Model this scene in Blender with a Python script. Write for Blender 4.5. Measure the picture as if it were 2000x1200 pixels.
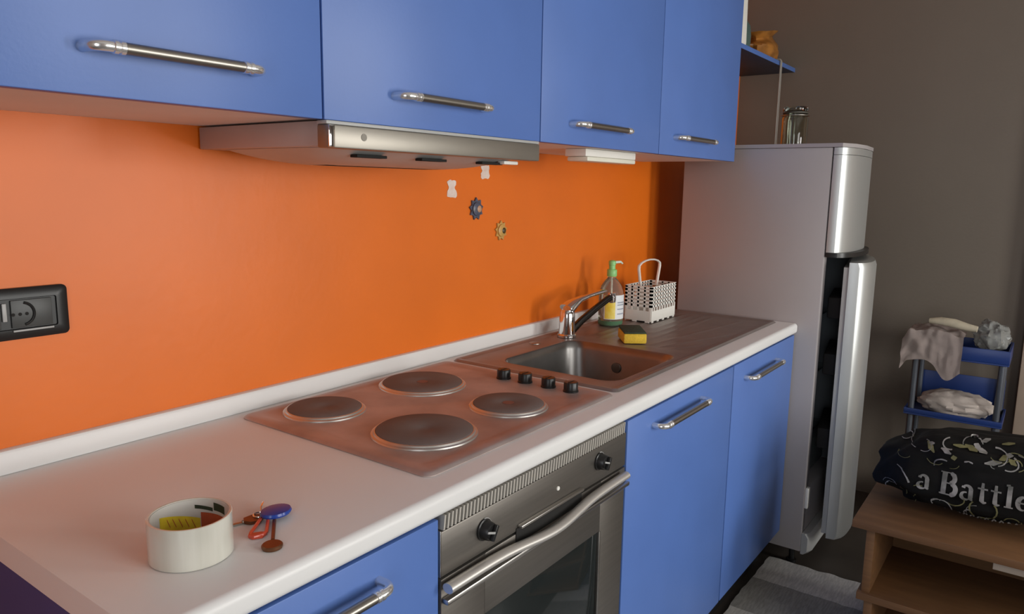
import bpy, bmesh, math, random
from mathutils import Vector, Matrix, noise
from mathutils.bvhtree import BVHTree
random.seed(7)
for o in list(bpy.data.objects): bpy.data.objects.remove(o)
SC = bpy.context.scene; COL = SC.collection
H = 0.9                                        # worktop height

# ------------------------------------------------------------ camera, light, exposure
cam_d = bpy.data.cameras.new('camera'); cam = bpy.data.objects.new('camera', cam_d); COL.objects.link(cam)
YAW, PIT, ROL = 0.9419, -0.1598, 0.0160
d = Vector((math.sin(YAW)*math.cos(PIT), math.cos(YAW)*math.cos(PIT), math.sin(PIT)))
r0 = Vector((math.cos(YAW), -math.sin(YAW), 0)); u0 = r0.cross(d)
rr = r0*math.cos(ROL)+u0*math.sin(ROL); uu = u0*math.cos(ROL)-r0*math.sin(ROL)
M = Matrix((rr, uu, -d)).transposed().to_4x4(); M.translation = (-0.7832, -1.2893, H+0.4535)
cam.matrix_world = M
cam_d.sensor_width = 36; cam_d.lens = 1455.8/2000*36; cam_d.clip_start = .02
SC.camera = cam
SC.view_settings.view_transform = 'Standard'; SC.view_settings.look = 'None'
SC.view_settings.gamma = 1; SC.view_settings.use_curve_mapping = False
SC.view_settings.exposure = 0.0
W = bpy.data.worlds.new('world'); SC.world = W; W.use_nodes = True
W.node_tree.nodes['Background'].inputs[0].default_value = (.75, .85, 1, 1)
W.node_tree.nodes['Background'].inputs[1].default_value = 1.0
def area(name, loc, rot, sx, sy, power, col):
    l = bpy.data.lights.new(name, 'AREA'); l.shape = 'RECTANGLE'; l.size = sx; l.size_y = sy; l.energy = power; l.color = col
    o = bpy.data.objects.new(name, l); o.location = loc; o.rotation_euler = rot; COL.objects.link(o); return o
# daylight entering by the window in the wall opposite the units and by the glazed door in the left wall
area('window_daylight', (0.15, -3.52, 1.40), (math.pi/2, 0, 0), 1.3, 1.5, 47, (1, .98, .93))
area('second_window_daylight', (1.66, -3.52, 1.22), (math.pi/2, 0, 0), .60, 1.1, 42, (1, .98, .93))
area('side_daylight', (-2.35, -1.9, 1.35), (math.pi/2, 0, -math.pi/2), .8, 1.7, 17, (.95, .98, 1))

# ------------------------------------------------------------ materials
def mat(name, col, rough=.5, metal=0, var=0, scale=8, bump=0, bscale=60, col2=None, trans=0, spec=.5, ior=1.45, coat=0, stretch=None, alpha=1):
    m = bpy.data.materials.new(name); m.use_nodes = True; nt = m.node_tree; b = nt.nodes['Principled BSDF']
    b.inputs['Base Color'].default_value = (*col, 1); b.inputs['Roughness'].default_value = rough
    b.inputs['Metallic'].default_value = metal; b.inputs['Transmission Weight'].default_value = trans
    b.inputs['Specular IOR Level'].default_value = spec; b.inputs['IOR'].default_value = ior
    b.inputs['Coat Weight'].default_value = coat; b.inputs['Alpha'].default_value = alpha
    tc = nt.nodes.new('ShaderNodeTexCoord'); vec = tc.outputs['Object']
    if stretch:
        mp = nt.nodes.new('ShaderNodeMapping'); mp.inputs['Scale'].default_value = stretch
        nt.links.new(vec, mp.inputs['Vector']); vec = mp.outputs['Vector']
    if var or col2:
        n = nt.nodes.new('ShaderNodeTexNoise'); n.inputs['Scale'].default_value = scale; n.inputs['Detail'].default_value = 6
        nt.links.new(vec, n.inputs['Vector'])
        rp = nt.nodes.new('ShaderNodeValToRGB'); c2 = col2 or tuple(min(1, c*(1-var)) for c in col)
        rp.color_ramp.elements[0].position = .35; rp.color_ramp.elements[1].position = .65
        rp.color_ramp.elements[0].color = (*c2, 1); rp.color_ramp.elements[1].color = (*col, 1)
        nt.links.new(n.outputs['Fac'], rp.inputs['Fac']); nt.links.new(rp.outputs['Color'], b.inputs['Base Color'])
    if bump:
        n2 = nt.nodes.new('ShaderNodeTexNoise'); n2.inputs['Scale'].default_value = bscale; n2.inputs['Detail'].default_value = 4
        nt.links.new(vec, n2.inputs['Vector']); bp = nt.nodes.new('ShaderNodeBump'); bp.inputs['Strength'].default_value = bump
        bp.inputs['Distance'].default_value = .002
        nt.links.new(n2.outputs['Fac'], bp.inputs['Height']); nt.links.new(bp.outputs['Normal'], b.inputs['Normal'])
    return m
ORANGE = mat('orange_paint', (.78, .165, .010), .40, var=.10, scale=3, bump=.15, bscale=45)
BROWN = mat('brown_paint', (.15, .125, .10), .6, var=.08, scale=2, bump=.2, bscale=90)
CEIL = mat('ceiling_paint', (.5, .48, .45), .9, var=.03)
PALEWALL = mat('pale_paint', (.40, .36, .31), .9, var=.05)
FLOOR = mat('dark_floor', (.06, .05, .042), .45, var=.3, scale=5)
BLUE = mat('blue_laminate', (.085, .172, .47), .42, spec=.62, var=.06, scale=5, bump=.06, bscale=160)
NAVY = mat('navy_carcass', (.03, .06, .22), .5, var=.06)
CARC = mat('white_carcass', (.76, .72, .69), .55, var=.04)
WHITE = mat('white_laminate', (.755, .745, .73), .36, var=.03, scale=4)
WHITEP = mat('white_plastic', (.82, .80, .74), .4, var=.03)
STEEL = mat('brushed_steel', (.56, .54, .51), .33, 1, var=.12, scale=6, stretch=(1, 12, 12))
OVENST = mat('oven_steel', (.205, .188, .168), .42, .8, var=.10, scale=30, stretch=(.2, 1, 6))
HOBST = mat('hob_steel', (.52, .425, .395), .50, .5, var=.25, scale=9, bump=.1, bscale=30)
SINKST = mat('sink_steel', (.31, .265, .245), .44, .6, var=.12, scale=14)
CHROME = mat('chrome', (.82, .82, .82), .08, 1, var=.02)
HCHROME = mat('handle_chrome', (.88, .87, .85), .2, .85, var=.02)
SATIN = mat('satin_nickel', (.34, .315, .28), .36, 1, var=.06)
IRON = mat('cast_iron', (.165, .135, .125), .75, 0, var=.12, scale=14, bump=.15, bscale=150)
BLACK = mat('black_plastic', (.012, .012, .012), .35, var=.2)
BLACKM = mat('black_matt', (.01, .009, .008), .8, var=.2)
DGREY = mat('dark_grey_plastic', (.055, .057, .055), .4, var=.15)
GREY = mat('grey_plastic', (.40, .40, .39), .4, var=.05)
OVGLASS = mat('oven_glass', (.018, .022, .022), .06, 0, var=.1, spec=.6)
SILVER = mat('silver_enamel', (.40, .37, .37), .45, .2, var=.05, scale=3)
SILVERD = mat('silver_door', (.52, .53, .52), .40, .7, var=.04, scale=3)
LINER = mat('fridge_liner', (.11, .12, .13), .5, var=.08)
GLASS = mat('clear_glass', (.92, .95, .93), .03, trans=1, var=.02)
GLASSG = mat('greenish_glass', (.70, .74, .66), .05, trans=1, var=.02)
PET = mat('clear_bottle', (.80, .86, .76), .08, trans=.9, var=.03, ior=1.2)
GREENL = mat('green_liquid', (.008, .25, .06), .12, trans=.25, var=.1, ior=1.33)
GREENP = mat('green_pump', (.28, .62, .22), .35, var=.06)
YELLOW = mat('yellow_label', (.80, .58, .04), .5, col2=(.85, .72, .20), scale=40)
LABW = mat('white_label', (.78, .80, .82), .45, var=.05, scale=50)
SPONGE = mat('sponge_foam', (.74, .50, .05), .9, var=.15, scale=120, bump=.5, bscale=300)
SCOUR = mat('scourer_pad', (.045, .075, .05), .95, var=.4, scale=200, bump=.6, bscale=400)
TAPE = mat('clear_packing_tape', (.76, .75, .67), .16, col2=(.62, .60, .52), scale=26, trans=.15, coat=.5, stretch=(1, 1, .08))
CORE = mat('tape_core', (.62, .60, .55), .5, var=.08)
CORE_Y = mat('core_yellow_print', (.78, .60, .03), .5, var=.2, scale=80)
CORE_R = mat('core_red_print', (.48, .09, .03), .5, var=.15, scale=80)
CORE_K = mat('core_black_print', (.03, .04, .02), .5, var=.3, scale=90)
BRASS = mat('dull_brass', (.22, .10, .05), .38, .8, var=.2, scale=60)
KEYBLUE = mat('blue_tag', (.02, .055, .30), .2, var=.08)
KEYRED = mat('red_tag', (.75, .10, .05), .25, var=.08, trans=.2)
PAPER = mat('torn_paper', (.78, .70, .64), .8, col2=(.70, .55, .48), scale=60)
ORNB = mat('blue_ceramic', (.10, .11, .17), .3, col2=(.05, .06, .075), scale=160)
ORNY = mat('yellow_ceramic', (.62, .36, .10), .35, var=.25, scale=150)
ORND = mat('dark_brown_ceramic', (.07, .05, .015), .4, var=.2)
ORNO = mat('pale_orange_ceramic', (.60, .33, .18), .4, var=.2)
WOOD = mat('beech_board', (.185, .088, .034), .6, col2=(.15, .07, .027), scale=6, stretch=(6, 1, 14), bump=.05)
WOODB = mat('dark_back_board', (.15, .075, .03), .6, col2=(.12, .06, .025), scale=6, stretch=(6, 1, 14))
RUG = mat('grey_rug', (.62, .60, .57), 1, col2=(.46, .45, .43), scale=30, stretch=(1, 6, 1), bump=.9, bscale=260)
RUGD = mat('dark_rug_stripe', (.33, .32, .30), 1, col2=(.24, .235, .22), scale=30, stretch=(1, 6, 1), bump=.9, bscale=260)
BAGM = mat('black_bag_fabric', (.008, .008, .007), .75, spec=.22, var=.4, scale=20, bump=.3, bscale=40)
BAGW = mat('bag_white_print', (.38, .37, .35), .6, col2=(.13, .13, .115), scale=26)
BAGG = mat('bag_olive_print', (.20, .19, .08), .6, var=.4, scale=30)
TROB = mat('blue_trolley_plastic', (.014, .036, .155), .35, var=.08)
TROM = mat('trolley_grey_tube', (.10, .11, .13), .35, .5, var=.08)
CLOTH = mat('pale_pink_cloth', (.50, .415, .385), .95, var=.10, scale=14, bump=.3, bscale=120)
CLOTH2 = mat('cream_cloth', (.46, .40, .36), .95, var=.10, scale=14, bump=.3, bscale=120)
FILM = mat('clear_plastic_film', (.46, .47, .45), .18, trans=.55, var=.2, scale=40, ior=1.25)
DOORP = mat('beige_door_paint', (.46, .36, .28), .6, var=.05)
TEAL = mat('teal_plastic', (.10, .17, .155), .35, trans=.3, var=.1)
AMBER = mat('amber_packet', (.42, .17, .03), .4, col2=(.22, .085, .015), scale=26, trans=.1)
REDP = mat('red_cap', (.5, .06, .05), .4, var=.1)

# ------------------------------------------------------------ mesh helpers
class MB:
    def __init__(s): s.bm = bmesh.new()
    def box(s, x0, x1, y0, y1, z0, z1, bev=0, mi=0, seg=2, rot=None):
        t = bmesh.new(); bmesh.ops.create_cube(t, size=1)
        bmesh.ops.scale(t, vec=(x1-x0, y1-y0, z1-z0), verts=t.verts)
        if bev: bmesh.ops.bevel(t, geom=list(t.edges), offset=bev, segments=seg, profile=.5, affect='EDGES')
        if rot is not None: bmesh.ops.rotate(t, verts=t.verts, cent=(0, 0, 0), matrix=rot)
        bmesh.ops.translate(t, vec=((x0+x1)/2, (y0+y1)/2, (z0+z1)/2), verts=t.verts)
        return s._merge(t, mi)
    def _merge(s, t, mi=0):
        mp = {v: s.bm.verts.new(v.co) for v in t.verts}
        for f in t.faces:
            g = s.bm.faces.new([mp[v] for v in f.verts]); g.material_index = mi; g.smooth = True
        t.free(); return s
    def loft(s, loops, mi=0, cap0=True, cap1=True, closed=True):
        vs = [[s.bm.verts.new(p) for p in L] for L in loops]; n = len(vs[0])
        for a, b in zip(vs, vs[1:]):
            for i in range(n if closed else n-1):
                j = (i+1) % n
                f = s.bm.faces.new((a[i], a[j], b[j], b[i])); f.material_index = mi; f.smooth = True
        if cap0: f = s.bm.faces.new(list(reversed(vs[0]))); f.material_index = mi
        if cap1: f = s.bm.faces.new(vs[-1]); f.material_index = mi
        return s
    def lathe(s, prof, c, n=32, mi=0, cap0=True, cap1=True, sx=1, sy=1):
        return s.loft([[(c[0]+r*sx*math.cos(2*math.pi*i/n), c[1]+r*sy*math.sin(2*math.pi*i/n), c[2]+z) for i in range(n)] for r, z in prof], mi, cap0, cap1)
    def tube(s, pts, r, n=10, mi=0, cap=True, flat=1, up=None):
        pts = [Vector(p) for p in pts]; loops = []; prev = None
        for i, p in enumerate(pts):
            a = pts[max(i-1, 0)]; b = pts[min(i+1, len(pts)-1)]; t = (b-a).normalized()
            ref = Vector(up) if up else (prev if prev else (Vector((0, 0, 1)) if abs(t.z) < .9 else Vector((1, 0, 0))))
            x = (ref - t*ref.dot(t)).normalized(); y = t.cross(x); prev = x
            R = r[i] if isinstance(r, (list, tuple)) else r
            loops.append([p + x*R*math.cos(2*math.pi*k/n) + y*R*flat*math.sin(2*math.pi*k/n) for k in range(n)])
        return s.loft(loops, mi, cap, cap)
    def disc(s, c, axis, r, h, n=24, mi=0, bev=0):
        a = Vector(axis).normalized(); c = Vector(c)
        if bev: return s.tube([c, c+a*.0001, c+a*(h-bev), c+a*h], [r*.999, r, r, r-bev], n, mi)
        return s.tube([c, c+a*h], r, n, mi)
    def prism(s, poly, z0, z1, axis='z', mi=0):
        def P(a, b, c): return (a, b, c) if axis == 'z' else ((a, c, b) if axis == 'y' else (c, a, b))
        return s.loft([[P(a, b, z0) for a, b in poly], [P(a, b, z1) for a, b in poly]], mi)
    def rrect(s, levels, n=6, mi=0, cap0=True, cap1=True):
        return s.loft([rr_loop(*L, n=n) for L in levels], mi, cap0, cap1)
    def build(s, name, mats, parent=None, label=None, flatface=True):
        bm = s.bm; bmesh.ops.recalc_face_normals(bm, faces=bm.faces)
        me = bpy.data.meshes.new(name); o = bpy.data.objects.new(name, me)
        org = Vector((0, 0, 0))
        if parent is not None:
            q = parent
            while q is not None: org += q.location; q = q.parent
            bmesh.ops.translate(bm, vec=-org, verts=bm.verts)
        bm.to_mesh(me); bm.free()
        for m in (mats if isinstance(mats, (list, tuple)) else [mats]): me.materials.append(m)
        try: me.set_sharp_from_angle(angle=math.radians(38))
        except Exception: pass
        COL.objects.link(o)
        if parent is not None: o.parent = parent
        if label: o['label'] = label
        return o
def rr_loop(x0, x1, y0, y1, z, r, n=6):
    out = []; r = max(r, 1e-5)
    for cx, cy, a0 in ((x1-r, y1-r, 0), (x0+r, y1-r, 90), (x0+r, y0+r, 180), (x1-r, y0+r, 270)):
        for k in range(n+1):
            a = math.radians(a0+90*k/n); out.append((cx+r*math.cos(a), cy+r*math.sin(a), z))
    return out
def tag(o, label, cat, group=None):
    o['label'] = label; o['category'] = cat
    if group: o['group'] = group
    return o
def thing(name, loc, label, cat, group=None):
    o = bpy.data.objects.new(name, None); o.location = loc; o.empty_display_size = .05; COL.objects.link(o)
    return tag(o, label, cat, group)
def solo(mb, name, mats, loc, label, cat, group=None):       # a thing that is one mesh, origin at its base
    bmesh.ops.translate(mb.bm, vec=-Vector(loc), verts=mb.bm.verts)
    o = mb.build(name, mats); o.location = loc; return tag(o, label, cat, group)
def struct(mb, name, mats, parent=None):
    o = mb.build(name, mats, parent)
    if parent is None: o['kind'] = 'structure'
    return o
def RZ(a): return Matrix.Rotation(a, 3, 'Z')

# ------------------------------------------------------------ the room
XW, XL, YF, ZC = 2.79, -2.2, -3.4, 2.7
struct(MB().box(XL-.1, XW+.1, YF-.1, .1, -.1, 0), 'floor', FLOOR)
struct(MB().box(XL-.1, XW+.1, YF-.1, .1, ZC, ZC+.1), 'ceiling', CEIL)
struct(MB().box(XL-.1, XW, 0, .1, 0, ZC), 'wall_back', ORANGE)
struct(MB().box(XW, XW+.1, YF-.1, .1, 0, ZC), 'wall_right', BROWN)
w = MB(); w.box(XL-.1, XL, YF-.1, -2.35, 0, ZC); w.box(XL-.1, XL, -1.45, 0, 0, ZC); w.box(XL-.1, XL, -2.35, -1.45, 2.25, ZC)
struct(w, 'wall_left', PALEWALL)
wx0, wx1, wz0, wz1 = -.5, .8, .62, 2.18
bx_0, bx_1 = 1.33, 1.99
w = MB(); w.box(XL, wx0, YF-.1, YF, 0, ZC); w.box(wx1, bx_0, YF-.1, YF, 0, ZC); w.box(bx_1, XW, YF-.1, YF, 0, ZC); w.box(bx_0, bx_1, YF-.1, YF, 1.82, ZC); w.box(bx_0, bx_1, YF-.1, YF, 0, .62); w.box(wx0, wx1, YF-.1, YF, 0, wz0); w.box(wx0, wx1, YF-.1, YF, wz1, ZC)
struct(w, 'wall_front', PALEWALL)
wf = MB()
for a, b in ((wx0, wx0+.05), (wx1-.05, wx1), ((wx0+wx1)/2-.03, (wx0+wx1)/2+.03)): wf.box(a, b, YF-.07, YF-.02, wz0, wz1, .004)
wf.box(wx0+.05, (wx0+wx1)/2-.03, YF-.07, YF-.02, wz0, wz0+.05, .004); wf.box((wx0+wx1)/2+.03, wx1-.05, YF-.07, YF-.02, wz0, wz0+.05, .004)
wf.box(wx0+.05, (wx0+wx1)/2-.03, YF-.07, YF-.02, wz1-.05, wz1, .004); wf.box((wx0+wx1)/2+.03, wx1-.05, YF-.07, YF-.02, wz1-.05, wz1, .004)
struct(wf, 'window_1', WHITEP)
bj = MB(); bj.box(bx_0, bx_0+.05, YF-.07, YF-.02, .62, 1.82, .004); bj.box(bx_1-.05, bx_1, YF-.07, YF-.02, .62, 1.82, .004); bj.box(bx_0+.05, bx_1-.05, YF-.07, YF-.02, 1.77, 1.82, .004)
struct(bj, 'window_2', WHITEP)
dj = MB(); dj.box(XL-.08, XL-.03, -2.35, -2.29, 0, 2.25, .004); dj.box(XL-.08, XL-.03, -1.51, -1.45, 0, 2.25, .004); dj.box(XL-.08, XL-.03, -2.29, -1.51, 2.19, 2.25, .004)
struct(dj, 'door_2', WHITEP)
# beige door and its frame at the right edge of the frame
dr = struct(MB().box(XW-.045, XW, -2.12, -1.225, 0, 2.08, .004), 'door_1', DOORP)
MB().box(XW-.052, XW-.046, -2.04, -1.30, .02, 2.0, .003).build('door_panel', DOORP, dr)

# ------------------------------------------------------------ worktop
ct = thing('worktop', (.7, -.3, H-.038), 'long white laminate worktop with a rounded bright front edge', 'worktop')
CX0, CX1, CF, CT = -.4427, 1.866, -.5914, .0366
def prof(y_in):   # front strip profile (y,z)
    r = .012; P = [(y_in, H-CT), (CF+r, H-CT)]
    for k in range(1, 6): a = math.radians(270-18*k); P.append((CF+r+r*math.cos(a), H-CT+r+r*math.sin(a)))
    for k in range(0, 6): a = math.radians(180-18*k); P.append((CF+r+r*math.cos(a), H-r+r*math.sin(a)))
    P.append((y_in, H)); return P
c = MB(); BX0, BX1, BY0, BY1 = .72, 1.125, -.50, -.125     # opening for the bowl
c.prism(prof(0), CX0, BX0, 'x'); c.prism(prof(BY0), BX0, BX1, 'x'); c.prism(prof(0), BX1, CX1, 'x'); c.box(BX0, BX1, BY1, 0, H-CT, H)
c.build('slab', WHITE, ct)
MB().prism([(0, H+.0005), (-.0134, H+.0005), (-.0134, H+.033), (-.011, H+.037), (-.007, H+.0385), (0, H+.0385)], CX0, CX1, 'x').build('upstand', WHITE, ct)

# ------------------------------------------------------------ handles, cabinets
A90 = math.pi/2
def handle(parent, x0, x1, yf, z, out=.030):
    m = MB(); r = .0068
    for xe, sg_ in ((x0, 1), (x1, -1)):
        Ra = .017; e0 = xe+sg_*.0062
        m.tube([(e0, yf, z), (e0, yf-out+Ra, z)]+[(e0+sg_*Ra*(1-math.cos(A90*k/8)), yf-out+Ra-Ra*math.sin(A90*k/8), z) for k in range(1, 9)]+[(xe+sg_*.036, yf-out, z)], r, 16, 0)
    for xa in (x0+.026, x0+.034, x1-.034, x1-.042): m.tube([(xa, yf-out, z), (xa+.001, yf-out, z), (xa+.006, yf-out, z), (xa+.007, yf-out, z)], [r, .0084, .0084, r], 16, 0)
    m.tube([(x0+.041, yf-out, z), (x1-.041, yf-out, z)], .0072, 16, 1)
    return m.build('handle', [HCHROME, SATIN], parent, 'slim bow handle with chrome ends and a satin bar')
DF = -.586      # face of the base doors
def base_cabinet(x0, x1, hx, hz, label, left_end=False):
    t = thing('base_cabinet', ((x0+x1)/2, -.3, .135), label, 'cabinet', 'blue base cabinets under the worktop')
    b = MB(); zt = H-CT-.001
    b.box(x0+.0015, x0+.019, -.562, -.02, .135, zt); b.box(x1-.019, x1-.0015, -.562, -.02, .135, zt)
    b.box(x0+.019, x1-.019, -.562, -.02, .135, .152); b.box(x0+.019, x1-.019, -.035, -.02, .152, zt)
    b.box(x0+.019, x1-.019, -.562, -.545, zt-.06, zt)
    b.build('carcass', NAVY, t)
    dd = MB().box(x0+.0032, x1-.0032, DF, -.565, .135, zt-.003, .0015).build('door', BLUE, t)
    handle(dd, hx[0], hx[1], DF, hz)
    return t
base_cabinet(-.436, .008, (-.345, -.112), H-.084, 'narrow blue base cabinet left of the oven', True)
base_cabinet(.612, 1.262, (.735, 1.03), H-.081, 'blue base cabinet between the oven and the last cabinet')
base_cabinet(1.263, 1.862, (1.354, 1.664), H-.092, 'blue base cabinet at the right end next to the fridge')
solo(MB().box(-.40, 1.85, -.52, -.50, .002, .132, .001), 'plinth', BLACKM, (.7, -.51, 0), 'dark plinth board under the blue base cabinets', 'plinth')

UF, UB = -.351, H+.5526
def wall_cabinet(x0, x1, hx, hz, label):
    t = thing('wall_cabinet', ((x0+x1)/2, -.17, UB), label, 'cabinet', 'blue wall cabinets over the worktop')
    z1 = UB+.72; b = MB()
    b.box(x0+.0008, x0+.018, -.329, -.001, UB+.002, z1); b.box(x1-.018, x1-.0008, -.329, -.001, UB+.002, z1)
    b.box(x0+.018, x1-.018, -.329, -.001, UB+.002, UB+.02); b.box(x0+.018, x1-.018, -.329, -.001, z1-.018, z1)
    b.box(x0+.018, x1-.018, -.012, -.001, UB+.02, z1-.018)
    b.build('carcass', CARC, t)
    dd = MB().box(x0+.0018, x1-.0018, UF, -.331, UB, z1, .0015).build('door', BLUE, t)
    handle(dd, hx[0], hx[1], UF, hz); return t
wall_cabinet(-.445, .002, (-.357, -.116), H+.607, 'first blue wall cabinet at the left, with the nearest handle')
wall_cabinet(.002, .602, (.149, .403), H+.603, 'blue wall cabinet directly above the extractor hood')
wall_cabinet(.602, 1.202, (.721, .994), H+.599, 'blue wall cabinet right of the hood, above the small white lamp')
wall_cabinet(1.202, 1.812, (1.296, 1.578), H+.6035, 'last blue wall cabinet at the right, overlapping the fridge')

# ------------------------------------------------------------ extractor hood
hd = thing('extractor_hood', (.29, -.17, H+.50), 'slim steel extractor hood under the blue wall cabinet, above the hob', 'extractor hood')
HB = H+.5125
MB().box(.004, .598, -.335, -.004, HB, UB-.001, .002).build('body', mat('hood_side', (.46, .42, .42), .4, .3, var=.06), hd)
f = MB(); f.box(.0, .585, -.362, -.3365, HB-.003, H+.5455, .003); f.build('front_panel', mat('hood_steel', (.34, .315, .275), .46, .9, var=.06, scale=6, stretch=(1, 10, 10)), hd, 'brushed steel front panel')
MB().box(.0, .585, -.360, -.3365, H+.5458, H+.5515, .001).build('light_strip', GREY, hd)
MB().box(.0, .012, -.3655, -.3625, HB-.002, H+.5445, .001).build('end_cap', CHROME, hd, 'bright polished end of the front panel')
MB().disc((.075, -.3622, H+.529), (0, -1, 0), .006, .0006, 18).build('emblem', mat('emblem_steel', (.25, .23, .20), .5, .8, var=.1), hd, 'tiny round embossed emblem')
pan = MB(); loops = []
for k in range(7):
    t = k/6; ins = .004+.13*t; dz = -.024*(1-(1-t)**2)
    loops.append(rr_loop(.02+ins*.9, .57-ins*.9, -.332+ins, -.02-ins*.9, HB-.0005+dz, .05, 6))
pan.loft(loops); pan.build('filter_tray', mat('hood_tray', (.50, .49, .47), .45, .25, var=.08), hd)
for x0 in (.10, .26, .44):
    MB().box(x0, x0+.07, -.318, -.300, HB-.0135, HB-.0085, .0008).build('vent_slot', BLACKM, hd)
MB().box(.50, .55, -.33, -.312, HB-.012, HB-.0045, .002).build('switch', WHITEP, hd)

# small lamp under the third wall cabinet
lp = thing('under_cabinet_lamp', (1.05, -.26, H+.525), 'small white box lamp under the wall cabinet near the fridge', 'lamp')
MB().box(.905, 1.185, -.288, -.225, H+.535, UB+.0015, .002).build('housing', WHITEP, lp)
MB().box(.910, 1.180, -.291, -.228, H+.5225, H+.5347, .004).build('diffuser', mat('lamp_cover', (.80, .78, .66), .35, var=.04), lp)

# ------------------------------------------------------------ oven
ov = thing('built_in_oven', (.31, -.3, .27), 'built-in dark steel oven under the hob between blue cabinets', 'oven')
OX0, OX1, OF = .0115, .6085, -.586
b = MB()
b.box(OX0+.008, OX0+.02, -.555, -.05, .28, H-CT-.008); b.box(OX1-.02, OX1-.008, -.555, -.05, .28, H-CT-.008)
b.box(OX0+.02, OX1-.02, -.06, -.05, .28, H-CT-.008); b.box(OX0+.02, OX1-.02, -.555, -.06, .28, .292); b.box(OX0+.02, OX1-.02, -.555, -.06, H-.16, H-.15)
b.build('carcass', BLACKM, ov)
vz0, vz1 = H-.0625, H-CT-.0025
g = MB().box(OX0, OX1, -.566, -.556, vz0, vz1, .001).build('vent_grille', BLACKM, ov)
fin = MB()
for i in range(66):
    x = OX0+.004+i*(OX1-OX0-.008)/66
    fin.loft([[(x, -.5665, vz0), (x+.0047, -.5665, vz0), (x+.0047, -.586, vz0), (x+.001, -.586, vz0)], [(x+.003, -.5665, vz1), (x+.0077, -.5665, vz1), (x+.0077, -.586, vz1), (x+.004, -.586, vz1)]])
fo = fin.build('fin', mat('vent_steel', (.50, .47, .42), .5, .3, var=.05), g); fo['kind'] = 'stuff'
cp = MB().box(OX0, OX1, OF, -.556, H-.137, H-.0635, .0015).build('control_panel', OVENST, ov)
MB().box(OX0-.0022, OX0-.0004, OF, -.56, H-.137, H-.062, .0004).build('side_trim', STEEL, ov, 'thin bright trim along the panel edge')
for kx, kz in ((.115, H-.0975), (.492, H-.0935)):
    k = MB(); k.tube([(kx, OF-.0003, kz), (kx, OF-.003, kz), (kx, OF-.004, kz), (kx, OF-.017, kz), (kx, OF-.019, kz)], [.0185, .0185, .0165, .0145, .0125], 28)
    k.box(kx-.0035, kx+.0035, OF-.026, OF-.0185, kz-.0135, kz+.0135, .0015, rot=Matrix.Rotation(.5, 3, 'Y'))
    ko = k.build('knob', BLACK, ov)
    MB().box(kx-.024, kx-.004, OF-.0282, OF-.0265, kz+.005, kz+.0085, .0004, rot=Matrix.Rotation(.35, 3, 'Y')).build('pointer', GREY, ko, 'bright pointer line')
    MB().tube([(kx+.0185*math.cos(a*.2), OF-.0016, kz+.0185*math.sin(a*.2)) for a in range(-2, 9)], .0013, 6).build('collar', GREY, ko)
MB().disc((.337, OF-.0003, H-.1005), (0, -1, 0), .0042, .003, 18, bev=.001).build('indicator_lamp', WHITEP, ov, 'small pale round indicator lamp')
# door with window, bowed handle and straight lower trim
dz0, dz1 = .29, H-.1415
od = MB(); wx_0, wx_1, wz_0, wz_1 = .120, .505, .37, H-.250
od.box(OX0, wx_0, OF, -.5565, dz0, dz1, .001); od.box(wx_1, OX1, OF, -.5565, dz0, dz1, .001)
od.box(wx_0, wx_1, OF, -.5565, wz_1, dz1, .001); od.box(wx_0, wx_1, OF, -.5565, dz0, wz_0, .001)
odo = od.build('door', OVENST, ov)
MB().box(wx_0+.0005, wx_1-.0005, OF+.004, OF+.009, wz_0+.0005, wz_1-.0005, .0005).build('window_pane', OVGLASS, odo, 'dark glossy glass pane')
MB().box(wx_1-.004, wx_1+.002, OF-.0022, OF-.0004, wz_0, wz_1, .0004).build('window_trim', STEEL, odo)
hz = H-.149
pts = []; N = 36
for i in range(N+1):
    t = i/N; x = OX0-.002+(OX1-OX0-.020)*t
    e = math.exp(-((t-.5)/.19)**2); pts.append((x, OF-.0150-.010*e, hz-.0100*e))
MB().tube(pts, .0082, 16, up=(0, 0, 1), flat=1.25).build('handle', mat('handle_steel', (.72, .69, .65), .42, .8, var=.05, scale=20, stretch=(.2, 4, 4)), odo, 'full-width steel bar bowed down in the middle')
MB().box(OX0, OX1, OF-.014, OF-.0004, hz-.031, hz-.0215, .003).build('lower_trim', STEEL, odo, 'thin straight steel bar below the handle')
MB().box(.21, .42, OF-.010, OF-.0004, hz+.0185, hz+.0235, .001).build('grip_lip', STEEL, odo, 'thin bright lip over the grip recess')
MB().box(.205, .425, OF-.0016, OF-.0004, hz-.012, hz+.018, .0004).build('grip_recess', BLACKM, odo)
tr = MB()
for y in (-.50, -.44, -.38, -.32, -.26): tr.tube([(.05, y, .52), (.57, y, .52)], .004, 8)
tr.tube([(.05, -.53, .52), (.57, -.53, .52)], .005, 8); tr.build('rack', CHROME, ov)
solo(MB().box(.012, .608, -.584, -.566, .137, .284, .0015), 'oven_panel', BLUE, (.31, -.575, .137), 'blue filler panel below the oven door', 'panel')

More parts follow.
